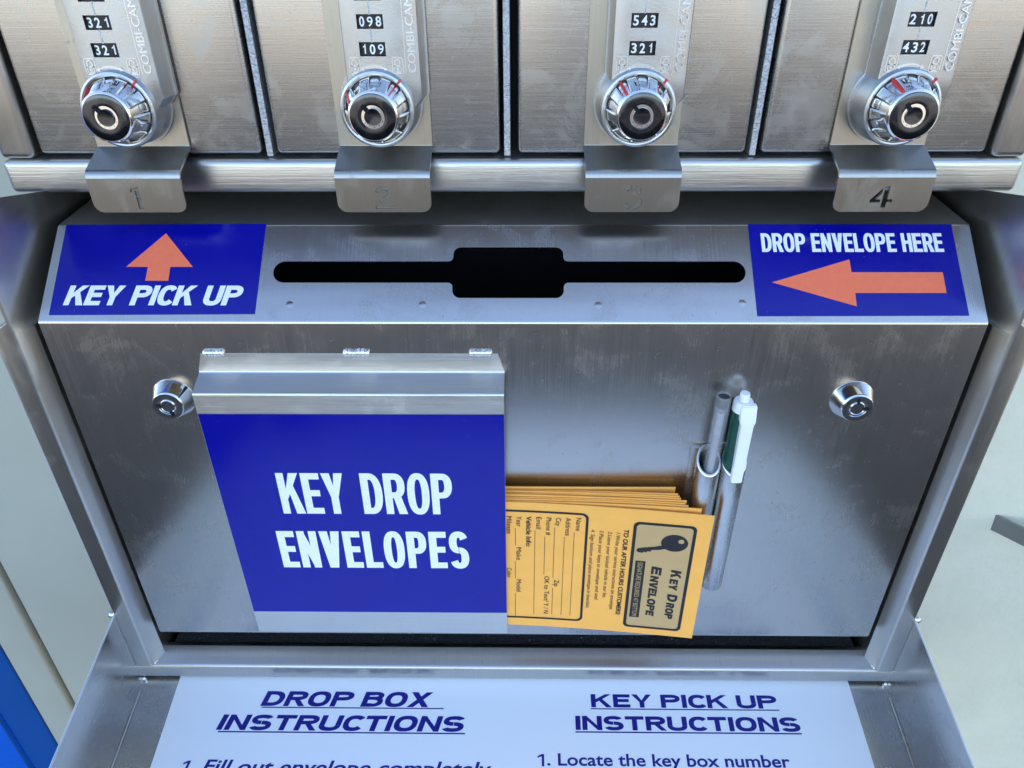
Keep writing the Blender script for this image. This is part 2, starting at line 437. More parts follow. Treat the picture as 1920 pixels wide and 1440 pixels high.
# ------------------------------------------------------------------ key cabinet (upper part)
YR, YD = .0455, .0485          # front of the rail, front of the doors
ZB = .0425                     # underside of the rail
cab = thing('key_cabinet', 'brushed steel cabinet frame holding the four key boxes above the drop box', 'cabinet', (0, YR, ZB))
bm = bmesh.new(); box(bm, -.2315, .2305, YR, YR+.055, ZB, ZB+.0155, .003, 5)
obj('bottom_rail', bm, M['rail'], cab)
for s in (-1, 1):
    bm = bmesh.new(); x0, x1 = sorted((s*.2308-.0005, s*.2152-.0005)); box(bm, x0, x1, YR+.0006, YR+.055, ZB+.0157, .215, .003, 5)
    obj('side_stile', bm, M['frame'], cab, (0, 0, 1))
bm = bmesh.new(); box(bm, -.2315, .2305, YR, YR+.055, .2152, .231, .003, 5)
obj('top_rail', bm, M['rail'], cab)
bm = bmesh.new(); box(bm, -.2150, .2140, YD+.013, YD+.0145, ZB+.0157, .215)
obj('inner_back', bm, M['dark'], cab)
bm = bmesh.new(); box(bm, -.2150, .2140, YR+.0552, .112, ZB+.004, ZB+.0055)
obj('bounce_plate', bm, M['bounce_matte'], cab)  # unseen plate added under the cabinet to bounce light onto the casing top
for x in (-.1090, -.0012, .1092):
    bm = bmesh.new(); box(bm, x-.0014, x+.0014, YD+.001, YD+.0125, ZB+.0162, .214, .0002, 1)
    obj('divider', bm, M['cutedge'], cab, (0, 0, 1))

def stroke_outline(pts, wd):
    P = [Vector(p) for p in pts]; L_, R_ = [], []
    for i, p in enumerate(P):
        d = (P[min(i+1, len(P)-1)]-P[max(i-1, 0)]).normalized(); n = Vector((-d.y, d.x))*wd/2
        L_.append(p+n); R_.append(p-n)
    return [tuple(p) for p in L_+R_[::-1]]
def arc(cx, cy, rx, ry, a0, a1, k=14): return [(cx+rx*math.cos(R(a0+(a1-a0)*i/k)), cy+ry*math.sin(R(a0+(a1-a0)*i/k))) for i in range(k+1)]
S_ = .0042
CUT = {   # stencil numerals as they are cut out of the tabs, unit = mm around the tab centre
 '1': [[(-2.1, 3.1), (1.1, 4.2), (1.1, .7), (-.6, .7), (-.6, 2.5), (-2.1, 1.9)], [(-.6, .4), (1.1, .4), (1.1, -4.2), (-.6, -4.2)]],
 '2': [stroke_outline(arc(0, 1.7, 2.2, 1.7, 175, 30), 1.5), stroke_outline(arc(0, 1.7, 2.2, 1.7, 10, -50)+[(-1.7, -1.7)], 1.5), [(-3.2, -3), (3.2, -3), (3.2, -4.3), (-3.2, -4.3)]],
 '3': [stroke_outline(arc(0, 2, 2.3, 1.7, 165, 100), 1.5), stroke_outline(arc(.2, 2, 2.3, 1.6, 80, -30), 1.5), stroke_outline(arc(.2, -1.9, 2.7, 2, 36, -80), 1.5), stroke_outline(arc(0, -1.9, 2.6, 2, -100, -170), 1.5)],
 '4': [[(.2, 4), (1.9, 4), (1.9, -4), (.2, -4)], [(-.4, 3.3), (-.4, 1.4), (-2.0, -.9), (-.4, -.9), (-.4, -2.1), (-4, -2.1), (-4, -1.0)], [(1.9, -.9), (3.7, -.9), (3.7, -2.1), (1.9, -2.1)]],
}
def key_box(k, xc, x0, x1, rows, label):
    root = thing('key_box', label, 'key box', (xc, YD, .06), 'numbered key boxes in the cabinet')
    # door: shallow pan with rounded edges
    bm = bmesh.new(); box(bm, x0, x1, YD, YD+.012, .0598, .213, .0022, 4)
    door = obj('door', bm, M['door'], root)
    pc = -.0554+.1092*(k-2)           # centre of the sheet plate and tab
    hw = .0208
    # plate on the door + bent tab
    bm = bmesh.new()
    path = round_path([(YD-.0004, .205), (YD-.0004, .0632), (.0312, .0570), (.0305, .0545)], [0, .0016, .0022, 0], 6)
    prism(bm, sheet_outline(path, -.0013), pc-hw, pc+hw)
    out = round_path([(-hw, .0552), (-hw, .0398), (hw, .0398), (hw, .0552)], [0, .0042, .0042, 0], 7)
    out = [(p[0], p[1]) for p in [Vector(q).to_2d() for q in out]]
    holes = [[(pc*0+x*.00125, .0466+y*.00122) for x, y in h] for h in CUT[str(k)]]
    vs, fs = plate2d(out, holes, .0013)
    fs2 = add_mesh(bm, vs, fs, lambda v: (pc+v.x, .0305-.00065-v.z + .0, v.y))
    bmesh.ops.recalc_face_normals(bm, faces=bm.faces)
    if k < 4: box(bm, pc-.0075, pc+.0075, .0300, .0303, .0410, .0525, mi=1)
    obj('number_tab', bm, [M['tab'], M['worn']], root, (0, 0, 1))
    # ---------------- combination lock
    c = -.1641+.1090*(k-1); zc = .0832
    YB, YF, YZ = YD-.0017, .0352, .0322           # base, face, bezel front
    bm = bmesh.new()
    def outline(l, r, rad, top, nseg=26):
        pts = [(c-l, top), (c-l, zc+math.sqrt(max(0, rad*rad-min(l, rad)**2))+.0002)]
        a0 = math.degrees(math.acos(max(-1, min(1, -l/rad)))); a0 = a0
        a0 = 180-math.degrees(math.asin(min(1, math.sqrt(max(0, rad*rad-l*l))/rad)))
        a1 = 360 if r >= rad else 360
        for i in range(nseg+1):
            a = R(a0+(a1-a0)*i/nseg); pts.append((c+rad*math.cos(a), zc+rad*math.sin(a)))
        pts += [(c+max(r, rad), zc+.004), (c+r, zc+.012), (c+r, top)]
        return pts
    def loft(levels, cap=True):
        prev = None; fs = []
        for pts, y in levels:
            cur = [bm.verts.new((p[0], y, p[1])) for p in pts]
            if prev:
                n = len(cur)
                for i in range(n): fs.append(bm.faces.new((prev[i], prev[(i+1) % n], cur[(i+1) % n], cur[i])))
            else: fs.append(bm.faces.new(cur))
            prev = cur
        if cap: fs.append(bm.faces.new(prev))
        else:
            wins = [rect(c-.0053, c+.0053, .1037+.01025*j, .1091+.01025*j) for j in range(3)]
            vs, f2 = plate2d(levels[-1][0], wins, 0)
            fs += add_mesh(bm, vs, f2, lambda v: (v.x, levels[-1][1], v.y))
            for wn in wins:
                A = [bm.verts.new((p[0], YF, p[1])) for p in wn]; B = [bm.verts.new((p[0], YF+.0026, p[1])) for p in wn]
                fs += [bm.faces.new((A[i], A[(i+1) % 4], B[(i+1) % 4], B[i])) for i in range(4)]
            bmesh.ops.remove_doubles(bm, verts=bm.verts, dist=1e-6); fs = [f for f in bm.faces if f.is_valid]
        bmesh.ops.recalc_face_normals(bm, faces=fs)
    top = .168
    loft([(outline(.0137, .0210, .0178, top), YB), (outline(.0137, .0210, .0178, top), YB-.002)])
    loft([(outline(.0130, .0202, .0170, top-.001), YB-.0021), (outline(.0120, .0192, .0160, top-.002), YF+.0012), (outline(.0116, .0186, .0156, top-.0026), YF+.0003), (outline(.0110, .0180, .0150, top-.003), YF)], False)
    lathe(bm, [(.0163, -.012), (.0158, -.001), (.0154, 0), (.0146, .0003), (.0140, .0001), (.0140, -.002)], (c, YZ, zc), seg=56)
    body = obj('combination_lock', bm, M['cast'], root, smooth=28)
    # raised marks: two padlocks, turning arrow, lettering up the side, groove line
    bm = bmesh.new()
    def fmap(x, y, e): return (c+x, YF-e, zc+y)
    e0 = .00035
    def bar(x0, x1, y0, y1, e=e0):
        box(bm, c+x0, c+x1, YF-e, YF+.0002, zc+y0, zc+y1)
    for sx in (-.0101, .0075):
        for q in ((0, .0046, 0, .00035), (0, .0046, .0070, .00735), (0, .0003, 0, .0073), (.0043, .0046, 0, .0073)): bar(sx+q[0], sx+q[1], .0138+q[2]*.86, .0138+q[3]*.86, .0002)
        bar(sx+.0008, sx+.0038, .0143, .0146); bar(sx+.0008, sx+.0038, .0167, .0170); bar(sx+.0008, sx+.0011, .0143, .0170); bar(sx+.0035, sx+.0038, .0143, .0170)
        bar(sx+.0019, sx+.0026, .0152, .0159)
        for p in ring(.0011, .0035, .0172, .0196, .0005, .0005, 0 if sx < 0 else -40, 180, 2, 10):
            V = [bm.verts.new(fmap(sx+a, b, e0)) for a, b in p]; bm.faces.new(V)
        bar(sx+.0010, sx+.0015, .0167, .0185)
        if sx < 0: bar(sx+.0031, sx+.0036, .0167, .0185)
    for i in range(9):
        x = -.0042+.0084*i/9; h = .0009*(1-((i-4)/4.5)**2)
        bar(x, x+.00095, .0157+h, .0163+h)
    for sgn in (-1, 1):
        V = [bm.verts.new(fmap(sgn*a, b, e0)) for a, b in ((.0040, .0150), (.0057, .0156), (.0042, .0170))]; bm.faces.new(V)
    bar(.01285, .0131, .0140, .084, .00012)
    vs, fs = small_text('COMBI-CAM U', 0, 0, .5)
    L0 = max(v.x for v in vs)
    sc_ = .0335/L0
    add_mesh(bm, vs, fs, lambda v: fmap(.0172-v.y*.0046, .0140+v.x*sc_, .0005 if v.z > 0 else -.0001))
    bmesh.ops.recalc_face_normals(bm, faces=bm.faces)
    obj('raised_marks', bm, plain('raised_zinc', (.72, .73, .75), .3, .5, 1) if 'rz' not in M else M['rz'], body, smooth=0)
    # wheels that show three figures each through their window
    for j in range(3):
        z0 = .1039+.01025*j; h = .0050
        bm = bmesh.new(); rw = .0115; kx = 12; hw2 = .0052
        def wheel(x, z, e): # on the cylinder surface, axis vertical
            a = x/rw; return (c+rw*math.sin(a), YF+.0104-(rw-.0014+e)*math.cos(a)+.0, z)
        ys = [-hw2+2*hw2*i/kx for i in range(kx+1)]
        for x, xx in zip(ys, ys[1:]):
            bm.faces.new([bm.verts.new(wheel(*q)) for q in ((x, z0, 0), (xx, z0, 0), (xx, z0+h, 0), (x, z0+h, 0))])
        bmesh.ops.remove_doubles(bm, verts=bm.verts, dist=1e-7)
        r = bmesh.ops.extrude_face_region(bm, geom=list(bm.faces))
        for v in r['geom']:
            if isinstance(v, bmesh.types.BMVert): v.co.y = YF+.0027
        bmesh.ops.recalc_face_normals(bm, faces=bm.faces)
        if j < 2:
            for i, chd in enumerate(rows[j]):
                xo = (-.0034, 0, .0034)[i]
                if chd == '1':
                    vs = [Vector(p) for p in ((.2, 0, 0), (.31, 0, 0), (.31, .71, 0), (.23, .71, 0), (.2, .60, 0), (.08, .54, 0), (.08, .45, 0), (.2, .49, 0))]; fs = [(0, 1, 2, 3, 4, 7), (7, 4, 5, 6)]
                else: vs, fs = small_text(chd, .022 if chd not in '9' else .010)
                a, b = min(v.x for v in vs), max(v.x for v in vs)
                wd = .00225 if chd != '1' else .0012
                fl = add_mesh(bm, [Vector((xo+((v.x-a)/(b-a)-.5)*wd, v.y, 0)) for v in vs], fs, lambda v: wheel(v.x, z0+.0007+v.y*.0051, .00008), 1)
                for f in fl:
                    f.normal_update()
                    if f.normal.y > 0: f.normal_flip()
        obj('number_wheel', bm, [M['black'], M['digit']], body)
    for j in range(2):
        bm = bmesh.new(); box(bm, c-.00025, c+.00025, YF-.00008, YF+.0003, .1089+.01025*j, .1039+.01025+.01025*j)
        obj('seam', bm, M['cutedge'], body)
    # grip knob with scallops
    YK = .0212; D = YZ-YK
    bm = bmesh.new()
    prof = [(.0134, -.0015), (.0136, .0004), (.0130, .0020), (.0119, D*.55), (.0108, D*.8), (.0104, D*.88), (.0102, D*.96), (.0096, D)]
    dep = [0, .05, .10, .075, .03, 0, 0, 0]
    def scal(a, j):
        s = (a*9/(2*math.pi)+.3) % 1
        g = max(0, min(1, (.27-abs(s-.5))/.07))
        return 1-dep[j]*g
    lathe(bm, prof, (c, YZ, zc), seg=180, mod=scal)
    obj('knob', bm, M['chrome'], body, smooth=30)
    bm = bmesh.new()
    lathe(bm, [(.0095, -.001), (.0094, .00025), (.0090, .0004), (.0051, .00045), (.0048, .0004), (.0047, .0001), (.0046, -.0006)], (c, YK, zc), seg=56, close=False)
    lathe(bm, [(.0047, -.0007), (.0047, -.0006), (.0001, -.0006)], (c, YK, zc), seg=40, mi=1, close=False)
    lathe(bm, [(.0035, -.0008), (.0035, .0004), (.00335, .0005), (.0031, .00045), (.0001, .00045)], (c, YK, zc), seg=40, close=False)
    a = R(130); m_ = Vector((math.cos(a), 0, math.sin(a))); q_ = Vector((-math.sin(a), 0, math.cos(a)))
    def chip(r0, r1, wd, y0, y1, mi):
        P = [Vector((c, 0, zc))+m_*r+q_*s for r, s in ((r0, -wd), (r1, -wd), (r1, wd), (r0, wd))]
        A = [bm.verts.new((p.x, y0, p.z)) for p in P]; B = [bm.verts.new((p.x, y1, p.z)) for p in P]
        fs = [bm.faces.new(A), bm.faces.new(B)]+[bm.faces.new((A[i], A[(i+1) % 4], B[(i+1) % 4], B[i])) for i in range(4)]
        for f in fs: f.material_index = mi
        bmesh.ops.recalc_face_normals(bm, faces=fs)
    chip(.0024, .0062, .0008, YK-.00075, YK+.0008, 1)
    for ad in (215, 245, 275, 305, 335):
        lathe(bm, [(.0006, -.0008), (.0006, -.0001), (.0002, 0)], (c+.0041*math.cos(R(ad)), YK, zc+.0041*math.sin(R(ad))), seg=10, mi=2)
    obj('key_cylinder', bm, [M['dark_mirror_face'], M['dark'], M['brass']], body, smooth=30)
    bm = bmesh.new(); a = R(48)
    m_ = Vector((math.cos(a), 0, math.sin(a))); q_ = Vector((-math.sin(a), 0, math.cos(a)))
    chip(.0139, .0161, .00045, YZ-.0005, YZ+.0008, 0)
    a = R((138, 150, 128, 122)[k-1]); m_ = Vector((math.cos(a), 0, math.sin(a))); q_ = Vector((-math.sin(a), 0, math.cos(a)))
    P = [(.0137, .0003), (.0107, D*.84)]
    V = [bm.verts.new(Vector((c, YZ-h, zc))+m_*(r+.00025)+q_*s) for r, h in P for s in (-.0006, .0006)]
    V2 = [bm.verts.new(Vector((c, YZ-h, zc))+m_*(r-.002)+q_*s) for r, h in P for s in (-.0006, .0006)]
    for f in ((0, 1, 3, 2),): bm.faces.new([V[i] for i in f])
    for i, j in ((0, 1), (1, 3), (3, 2), (2, 0)): bm.faces.new((V[i], V[j], V2[j], V2[i]))
    bmesh.ops.recalc_face_normals(bm, faces=bm.faces)
    obj('red_mark', bm, M['red'], body, smooth=0)
    return root
M['rz'] = plain('raised_zinc', (.72, .73, .75), .3, .5, 1)
key_box(1, -.1636, -.2137, -.1124, ('321', '321'), 'key box with tab number 1, dials showing 321 over 321')
key_box(2, -.0549, -.1055, -.0044, ('109', '098'), 'key box with tab number 2, dials showing 098 over 109')
key_box(3, .0547, .0036, .1058, ('321', '543'), 'key box with tab number 3, dials showing 543 over 321')
key_box(4, .1630, .1126, .2130, ('432', '210'), 'key box with tab number 4, dials showing 210 over 432')

# ------------------------------------------------------------------ drop box
W = .21; H = .2140; D1, H1 = .0379, .0303
box_ = thing('drop_box', 'brushed steel key drop box with blue stickers, envelope slot and pocket', 'drop box', (0, .05, -.25))
SL = math.hypot(D1, H1); sdir = Vector((0, D1/SL, H1/SL)); snrm = Vector((0, -H1/SL, D1/SL))
def slant(x, s, e=0): return Vector((x, 0, 0))+sdir*s+snrm*e
def pslant(px, py):
    p = at(px, py, (0, 0, 0), snrm); return p.x, p.dot(sdir)
# casing: bent sheet seen from the side, the sloped face carries the slot
bm = bmesh.new()
rb = .0022
lead = rb*math.tan(R(90-math.degrees(math.atan2(H1, D1)))/2)   # tangent length at the fold
prof = round_path([(.014, -H), (0, -H), (0, 0), (D1, H1), (.108, H1+.001)], [0, .0052, rb, rb, 0], 6)
prof = [Vector(p).to_2d() for p in prof]
# split at the sloped straight run
idx = [i for i in range(len(prof)-1) if abs((prof[i+1]-prof[i]).normalized().dot(Vector((D1, H1)).normalized())-1) < 1e-6 and (prof[i+1]-prof[i]).length > .02][0]
cr = .004
def strip(pts):
    A = [bm.verts.new((-W, p.x, p.y)) for p in pts]; B = [bm.verts.new((W, p.x, p.y)) for p in pts]
    for i in range(len(pts)-1): bm.faces.new((A[i], B[i], B[i+1], A[i+1]))
strip(prof[:idx+1]); strip(prof[idx+1:])
for f in list(bm.faces)[-1:]: f.material_index = 1
s0 = Vector((0, prof[idx].x, prof[idx].y)).dot(sdir); s1 = Vector((0, prof[idx+1].x, prof[idx+1].y)).dot(sdir)
# slot outline on the slope
sy0, sy1 = .0193, .0299; ty0, ty1 = .0118, .0370; xl, xr = -.1072, .1061; tl, tr = -.0257, .0243
slot = [(xl, sy0), (tl, sy0), (tl, ty0), (tr, ty0), (tr, sy0), (xr, sy0), (xr, sy1), (tr, sy1), (tr, ty1), (tl, ty1), (tl, sy1), (xl, sy1)]
slot = [tuple(Vector(p).to_2d()) for p in round_path(slot, [.0052, .0022, .0050, .0050, .0022, .0052, .0052, .0022, .0050, .0050, .0022, .0052], 7, True)]
vs, fs = plate2d([(-W, s0), (W, s0), (W, s1), (-W, s1)], [slot], .0)
add_mesh(bm, vs, fs, lambda v: slant(v.x, v.y, 0))
ring_o = [bm.verts.new(slant(x, s, 0)) for x, s in slot]; ring_i = [bm.verts.new(slant(x, s, -.0014)) for x, s in slot]
for i in range(len(slot)): bm.faces.new((ring_o[i], ring_o[(i+1) % len(slot)], ring_i[(i+1) % len(slot)], ring_i[i]))
# ends
for s in (-1, 1):
    V = [bm.verts.new((s*W, p.x, p.y)) for p in prof]
    V += [bm.verts.new((s*W, .108, -H))]
    bm.faces.new(V if s < 0 else V[::-1])
bmesh.ops.remove_doubles(bm, verts=bm.verts, dist=2e-5)
bmesh.ops.recalc_face_normals(bm, faces=bm.faces)
casing = obj('casing', bm, [M['panel'], M['hood']], box_, (0, 0, 1), smooth=30)
# small pressed dimples below the slot
for px, py in ((543, 571), (792, 571), (1122, 572), (1392, 568)):
    x, s = pslant(px, py)
    bm = bmesh.new(); lathe(bm, [(.0022, -.00008), (.0016, .00003), (.0010, .00011), (.0005, .00016), (.0001, .00017)], (0, 0, 0), 'Z', 16)
    rot = snrm.to_track_quat('Z', 'Y').to_matrix().to_4x4(); rot.translation = slant(x, s, 0)
    bmesh.ops.transform(bm, matrix=rot, verts=bm.verts)
    obj('dimple', bm, M['panel'], box_)
# chute: dark sheet box under the slot
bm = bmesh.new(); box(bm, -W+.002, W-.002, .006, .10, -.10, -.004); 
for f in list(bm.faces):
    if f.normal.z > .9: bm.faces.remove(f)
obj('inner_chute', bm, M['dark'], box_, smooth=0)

# frame round the casing
FT = .0110; FX = .2318
bm = bmesh.new()
for s in (-1, 1):
    x0, x1 = sorted((s*FX, s*(FX-FT)))
    P = [(x0, -.0022), (x1, -.0022)]
    lo_ = round_path([(FX, .1), (FX, -.003), (.2212, -.003), (.2160, .0055), (.2160, .1)], [0, .002, .0019, .001, 0], 5)
    up_ = round_path([(.2142, .1), (.2229, -.003), (.2210, -.003), (.2136, .055), (.2130, .1)], [0, .002, .0019, .001, 0], 5)
    prev = None
    for pts, z in ((lo_, -.2392), (lo_, -.0045), (up_, .0008), (up_, .0410)):
        cur = [bm.verts.new((s*p[0], p[1], z if z < .03 else .0418+max(0, .0445-p[1])*.30-(.010 if i_ < 7 else 0))) for i_, p in enumerate(pts)]
        if prev:
            for i in range(len(cur)): bm.faces.new((prev[i], prev[(i+1) % len(cur)], cur[(i+1) % len(cur)], cur[i]))
        else: bm.faces.new(cur)
        prev = cur
    bm.faces.new(prev); bmesh.ops.recalc_face_normals(bm, faces=bm.faces)
prism(bm, round_path([(-.0024, -.2508), (-.0024, -.2396), (.0095, -.2352), (.0125, -.2352), (.0125, -.2508)], [.002, .0022, .001, .001, 0], 5, True), -FX+.0002, FX-.0002)
obj('frame', bm, M['frame'], box_, (0, 0, 1))
bm = bmesh.new(); box(bm, -.2124, .2124, .0127, .10, -.2500, -.2362)
obj('gap_floor', bm, M['speckled_dark'], box_)  # floor of the gap below the casing, dark with pale specks
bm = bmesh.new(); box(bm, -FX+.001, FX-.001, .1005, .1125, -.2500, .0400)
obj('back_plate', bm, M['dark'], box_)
# corner welds of the frame
for s in (-1, 1):
    bm = bmesh.new()
    for i in range(4):
        r = bmesh.ops.create_icosphere(bm, subdivisions=2, radius=.0011)
        for v in r['verts']: v.co += Vector((s*(FX-FT-.0004-.0006*i), -.0004+.0012*i, -.2390+.0002*(i % 2)))
    obj('weld_bead', bm, M['weld'], box_)

# round key locks on the panel
def cam_lock(X, Z, notch):
    bm = bmesh.new(); 
    lathe(bm, [(.0100, -.001), (.0101, .0004), (.0098, .0010), (.0076, .0066), (.0073, .0072), (.0070, .0074)], (X, 0, Z), seg=56)
    o = obj('lock', bm, M['chrome'], box_, smooth=30)
    bm = bmesh.new(); y = -.0074
    lathe(bm, [(.0069, -.0003), (.0068, .0003), (.0046, .0003), (.0045, -.0006)], (X, y, Z), seg=48, close=False)
    lathe(bm, [(.0046, -.0005), (.0001, -.0005)], (X, y, Z), seg=40, mi=1, close=False)
    lathe(bm, [(.0036, -.0006), (.0036, .0003), (.0033, .0005), (.0030, .0002), (.0001, .0002)], (X, y, Z), seg=40, close=False)
    for a in notch:
        m_ = Vector((math.cos(R(a)), 0, math.sin(R(a)))); q_ = Vector((-m_.z, 0, m_.x))
        P = [Vector((X, 0, Z))+m_*r+q_*s for r, s in ((.0028, -.0006), (.0054, -.0006), (.0054, .0006), (.0028, .0006))]
        A = [bm.verts.new((p.x, y-.00062, p.z)) for p in P]; B = [bm.verts.new((p.x, y+.0005, p.z)) for p in P]
        fs = [bm.faces.new(A), bm.faces.new(B)]+[bm.faces.new((A[i], A[(i+1) % 4], B[(i+1) % 4], B[i])) for i in range(4)]
        for f in fs: f.material_index = 1
        bmesh.ops.recalc_face_normals(bm, faces=fs)
    obj('key_cylinder', bm, [M['face2'], M['dark']], o, smooth=30)
cam_lock(-.1592, -.0406, (175, 285)); cam_lock(.1600, -.0408, (95, 0))

# envelope pocket
PXL, PXR, PY = -.1437, -.0024, -.0126
bm = bmesh.new()
path = round_path([(-.0003, -.0162), (-.0003, -.0262), (PY, -.0300), (PY, -.1938)], [0, .0012, .0014, 0], 6)
prism(bm, sheet_outline(path, .0012), PXL, PXR)
# cut the flange's upper corners round
for v in bm.verts:
    if v.co.z > -.0165 : v.co.x = max(PXL+.0028, min(PXR-.0028, v.co.x))
box(bm, PXL+.0002, PXL+.0014, PY+.0013, -.0001, -.1930, -.0315)           # left wall
box(bm, PXL+.0016, PXR-.0002, PY+.0014, -.0001, -.1937, -.1925)           # bottom
pocket = obj('envelope_pocket', bm, M['pocket'], box_, (1, 0, 0))
for px, wd in ((400, .0046), (668, .0060), (901, .0050)):
    p = atY(px, 662, -.0006); bm = bmesh.new(); n = 6
    for i in range(n):
        r = bmesh.ops.create_icosphere(bm, subdivisions=2, radius=.00185)
        for v in r['verts']:
            v.co = Vector((v.co.x*.75, v.co.y*.7, v.co.z*.9))+Vector((p.x+(i/(n-1)-.5)*2*wd*.8, -.0006, p.z+random.uniform(-.0002, .0002)))
    obj('weld_bead', bm, M['weld'], pocket)
# printed sticker on the pocket: one sheet, letters in its own vinyl
def pp(px, py):
    p = atY(px, py, PY-.0002); return p.x, p.z
def flat(Y):
    return lambda x, z, e=0: Vector((x, Y-e, z))
PS = flat(PY-.0003)
bm = bmesh.new()
q = [pp(377, 777), pp(943, 777), pp(949, 1150), pp(485, 1147)]
xa, xb, za, zb = PXL+.0003, PXR-.0001, pp(960, 778)[1], pp(960, 1149)[1]
box(bm, xa, xb, PY-.0003, PY-.00005, zb, za)
def bb(p1, p2, f=pp):
    a, b = f(*p1), f(*p2); return a[0], b[0], a[1], b[1]
def line(px0, px1, ytop, ybot, f=pp):
    "text box from measured left and right ends (at mid height), top and baseline"
    ym = (ytop+ybot)/2
    return f(px0, ym)[0], f(px1, ym)[0], f((px0+px1)/2, ybot)[1], f((px0+px1)/2, ytop)[1]
nb = len(bm.faces)
put_heavy(bm, 'KEY DROP', PS, *line(524, 848, 887, 963), mi=1, pw=.14, ph=.15, gap=.04, space=.27)
put_heavy(bm, 'ENVELOPES', PS, *line(525, 879, 996, 1064), mi=1, pw=.15, ph=.16, gap=.055)
bm.faces.ensure_lookup_table(); bm.normal_update()
for f in bm.faces[nb:]:
    if f.normal.y > 0: f.normal_flip()
tag(obj('sticker', bm, [M['blue'], M['white']], pocket, smooth=0), 'large blue sticker reading KEY DROP ENVELOPES')

# stickers on the slope
def slope_sticker(quad, poly, label, words):
    q = [pslant(*p) for p in quad]
    bm = bmesh.new()
    A = [bm.verts.new(slant(x, s, .00025)) for x, s in q]; B = [bm.verts.new(slant(x, s, .00005)) for x, s in q]
    bm.faces.new(A)
    for i in range(4): bm.faces.new((A[i], A[(i+1) % 4], B[(i+1) % 4], B[i]))
    bmesh.ops.recalc_face_normals(bm, faces=bm.faces); orient(bm, snrm)
    st = tag(obj('sticker', bm, M['blue'], box_, smooth=0), label)
    bm = bmesh.new(); bm.faces.new([bm.verts.new(slant(*pslant(*p), .00034)) for p in poly]); orient(bm, snrm)
    obj('arrow', bm, M['orange'], st, smooth=0)
    bm = bmesh.new(); words(bm); orient(bm, snrm)
    obj('lettering', bm, M['white'], st, smooth=0)
def w1(bm): put_heavy(bm, 'KEY PICK UP', slant, *line(122, 458, 536, 573, pslant), lift=.00034, pw=.265, ph=.215, gap=.05, space=.42, shear=.2)
def w2(bm): put_heavy(bm, 'DROP ENVELOPE HERE', slant, *line(1427, 1767, 438, 473, pslant), lift=.00034, pw=.17, ph=.17, gap=.045, space=.24)
slope_sticker([(125, 422), (499, 420), (478, 589), (92, 591)],
  [(312, 438), (362, 501), (320, 501), (316, 527), (273, 527), (278, 501), (237, 501)], 'blue sticker reading KEY PICK UP', w1)
slope_sticker([(1402, 421), (1783, 421), (1817, 592), (1420, 593)],
  [(1447, 530), (1592, 487), (1596, 511), (1767, 511), (1774, 550), (1603, 550), (1606, 575)], 'blue sticker reading DROP ENVELOPE HERE', w2)

# pen tubes
SLANT = .95
for X in (.0964, .1087):
    bm = bmesh.new(); lathe(bm, [(.0047, -.060), (.0047, -.0006)]+[(.00535-.00065*math.cos(R(a)), -.0006+.0008*math.sin(R(a))) for a in range(20, 180, 20)]+[(.0060, -.0006), (.0060, -.0855), (.0055, -.0862)], (X, -.0066, -.0722), 'Z', 40, close=False)
    for v in bm.verts:                 # mouth cut at a slant
        if v.co.z > -.0742: v.co.z += SLANT*(v.co.y+.0066)
    lathe(bm, [(.0055, -.0860), (.0001, -.0860)], (X, -.0066, -.0722), 'Z', 40, close=False)
    obj('pen_tube', bm, M['tube'], box_, (0, 0, 1), smooth=40)
bm = bmesh.new(); box(bm, .0885, .1165, -.0012, -.0001, -.1300, -.0690)
obj('tube_plate', bm, M['tube'], box_)

# ------------------------------------------------------------------ pens
def along(bm, prof, p0, p1, seg=24, close=True):
    "lathe along any axis from p0 to p1: prof of (radius, fraction)"
    p0, p1 = Vector(p0), Vector(p1); d = p1-p0; ln = d.length
    n0 = len(bm.verts)
    b2 = bmesh.new(); lathe(b2, [(r, f*ln) for r, f in prof], (0, 0, 0), 'Z', seg, close=close)
    mt = d.to_track_quat('Z', 'Y').to_matrix().to_4x4(); mt.translation = p0
    bmesh.ops.transform(b2, matrix=mt, verts=b2.verts)
    me = bpy.data.meshes.new('tmp'); b2.to_mesh(me); b2.free(); bm.from_mesh(me); bpy.data.meshes.remove(me)
lo, hi = Vector((.0968, -.0072, -.128)), Vector((.0978, -.0082, -.0330))
pen = thing('clear_pen', 'clear see-through ballpoint pen standing in the left tube', 'pen', lo)
bm = bmesh.new(); along(bm, [(.0034, 0), (.0036, .01), (.0036, .995), (.0033, 1), (.0031, 1), (.0030, .99), (.0030, .02), (.0024, .01)], lo, hi, 12, close=False)
obj('barrel', bm, M['clear'], pen, smooth=50)
bm = bmesh.new(); along(bm, [(.0028, .935), (.0029, .94), (.0029, .985), (.0026, .99)], lo, hi, 20)
obj('plug', bm, M['black'], pen)
bm = bmesh.new(); along(bm, [(.0017, .02), (.0017, .90)], lo, hi, 16)
obj('refill', bm, M['smoke'], pen)
lo, hi = Vector((.1064, -.0066, -.130)), Vector((.1074, -.0072, -.0405))
pen = thing('click_pen', 'green click pen with a broad white clip standing in the right tube', 'pen', lo)
bm = bmesh.new(); along(bm, [(.0034, 0), (.0040, .05), (.0042, .9), (.0042, 1)], lo, hi, 28)
obj('barrel', bm, M['green'], pen, smooth=40)
ax = (hi-lo).normalized()
bm = bmesh.new(); along(bm, [(.0046, 0), (.0046, .8), (.0040, 1)], hi-ax*.0012, hi+ax*.0042, 28); along(bm, [(.0023, 0), (.0023, .85), (.0020, 1)], hi+ax*.0042, hi+ax*.0082, 20)
obj('button', bm, M['pen_white'], pen, smooth=40)
bm = bmesh.new()
cz = [(-.0020, .0046, .0034), (.0036, .0044, .0034), (.0050, .0040, .0030)]
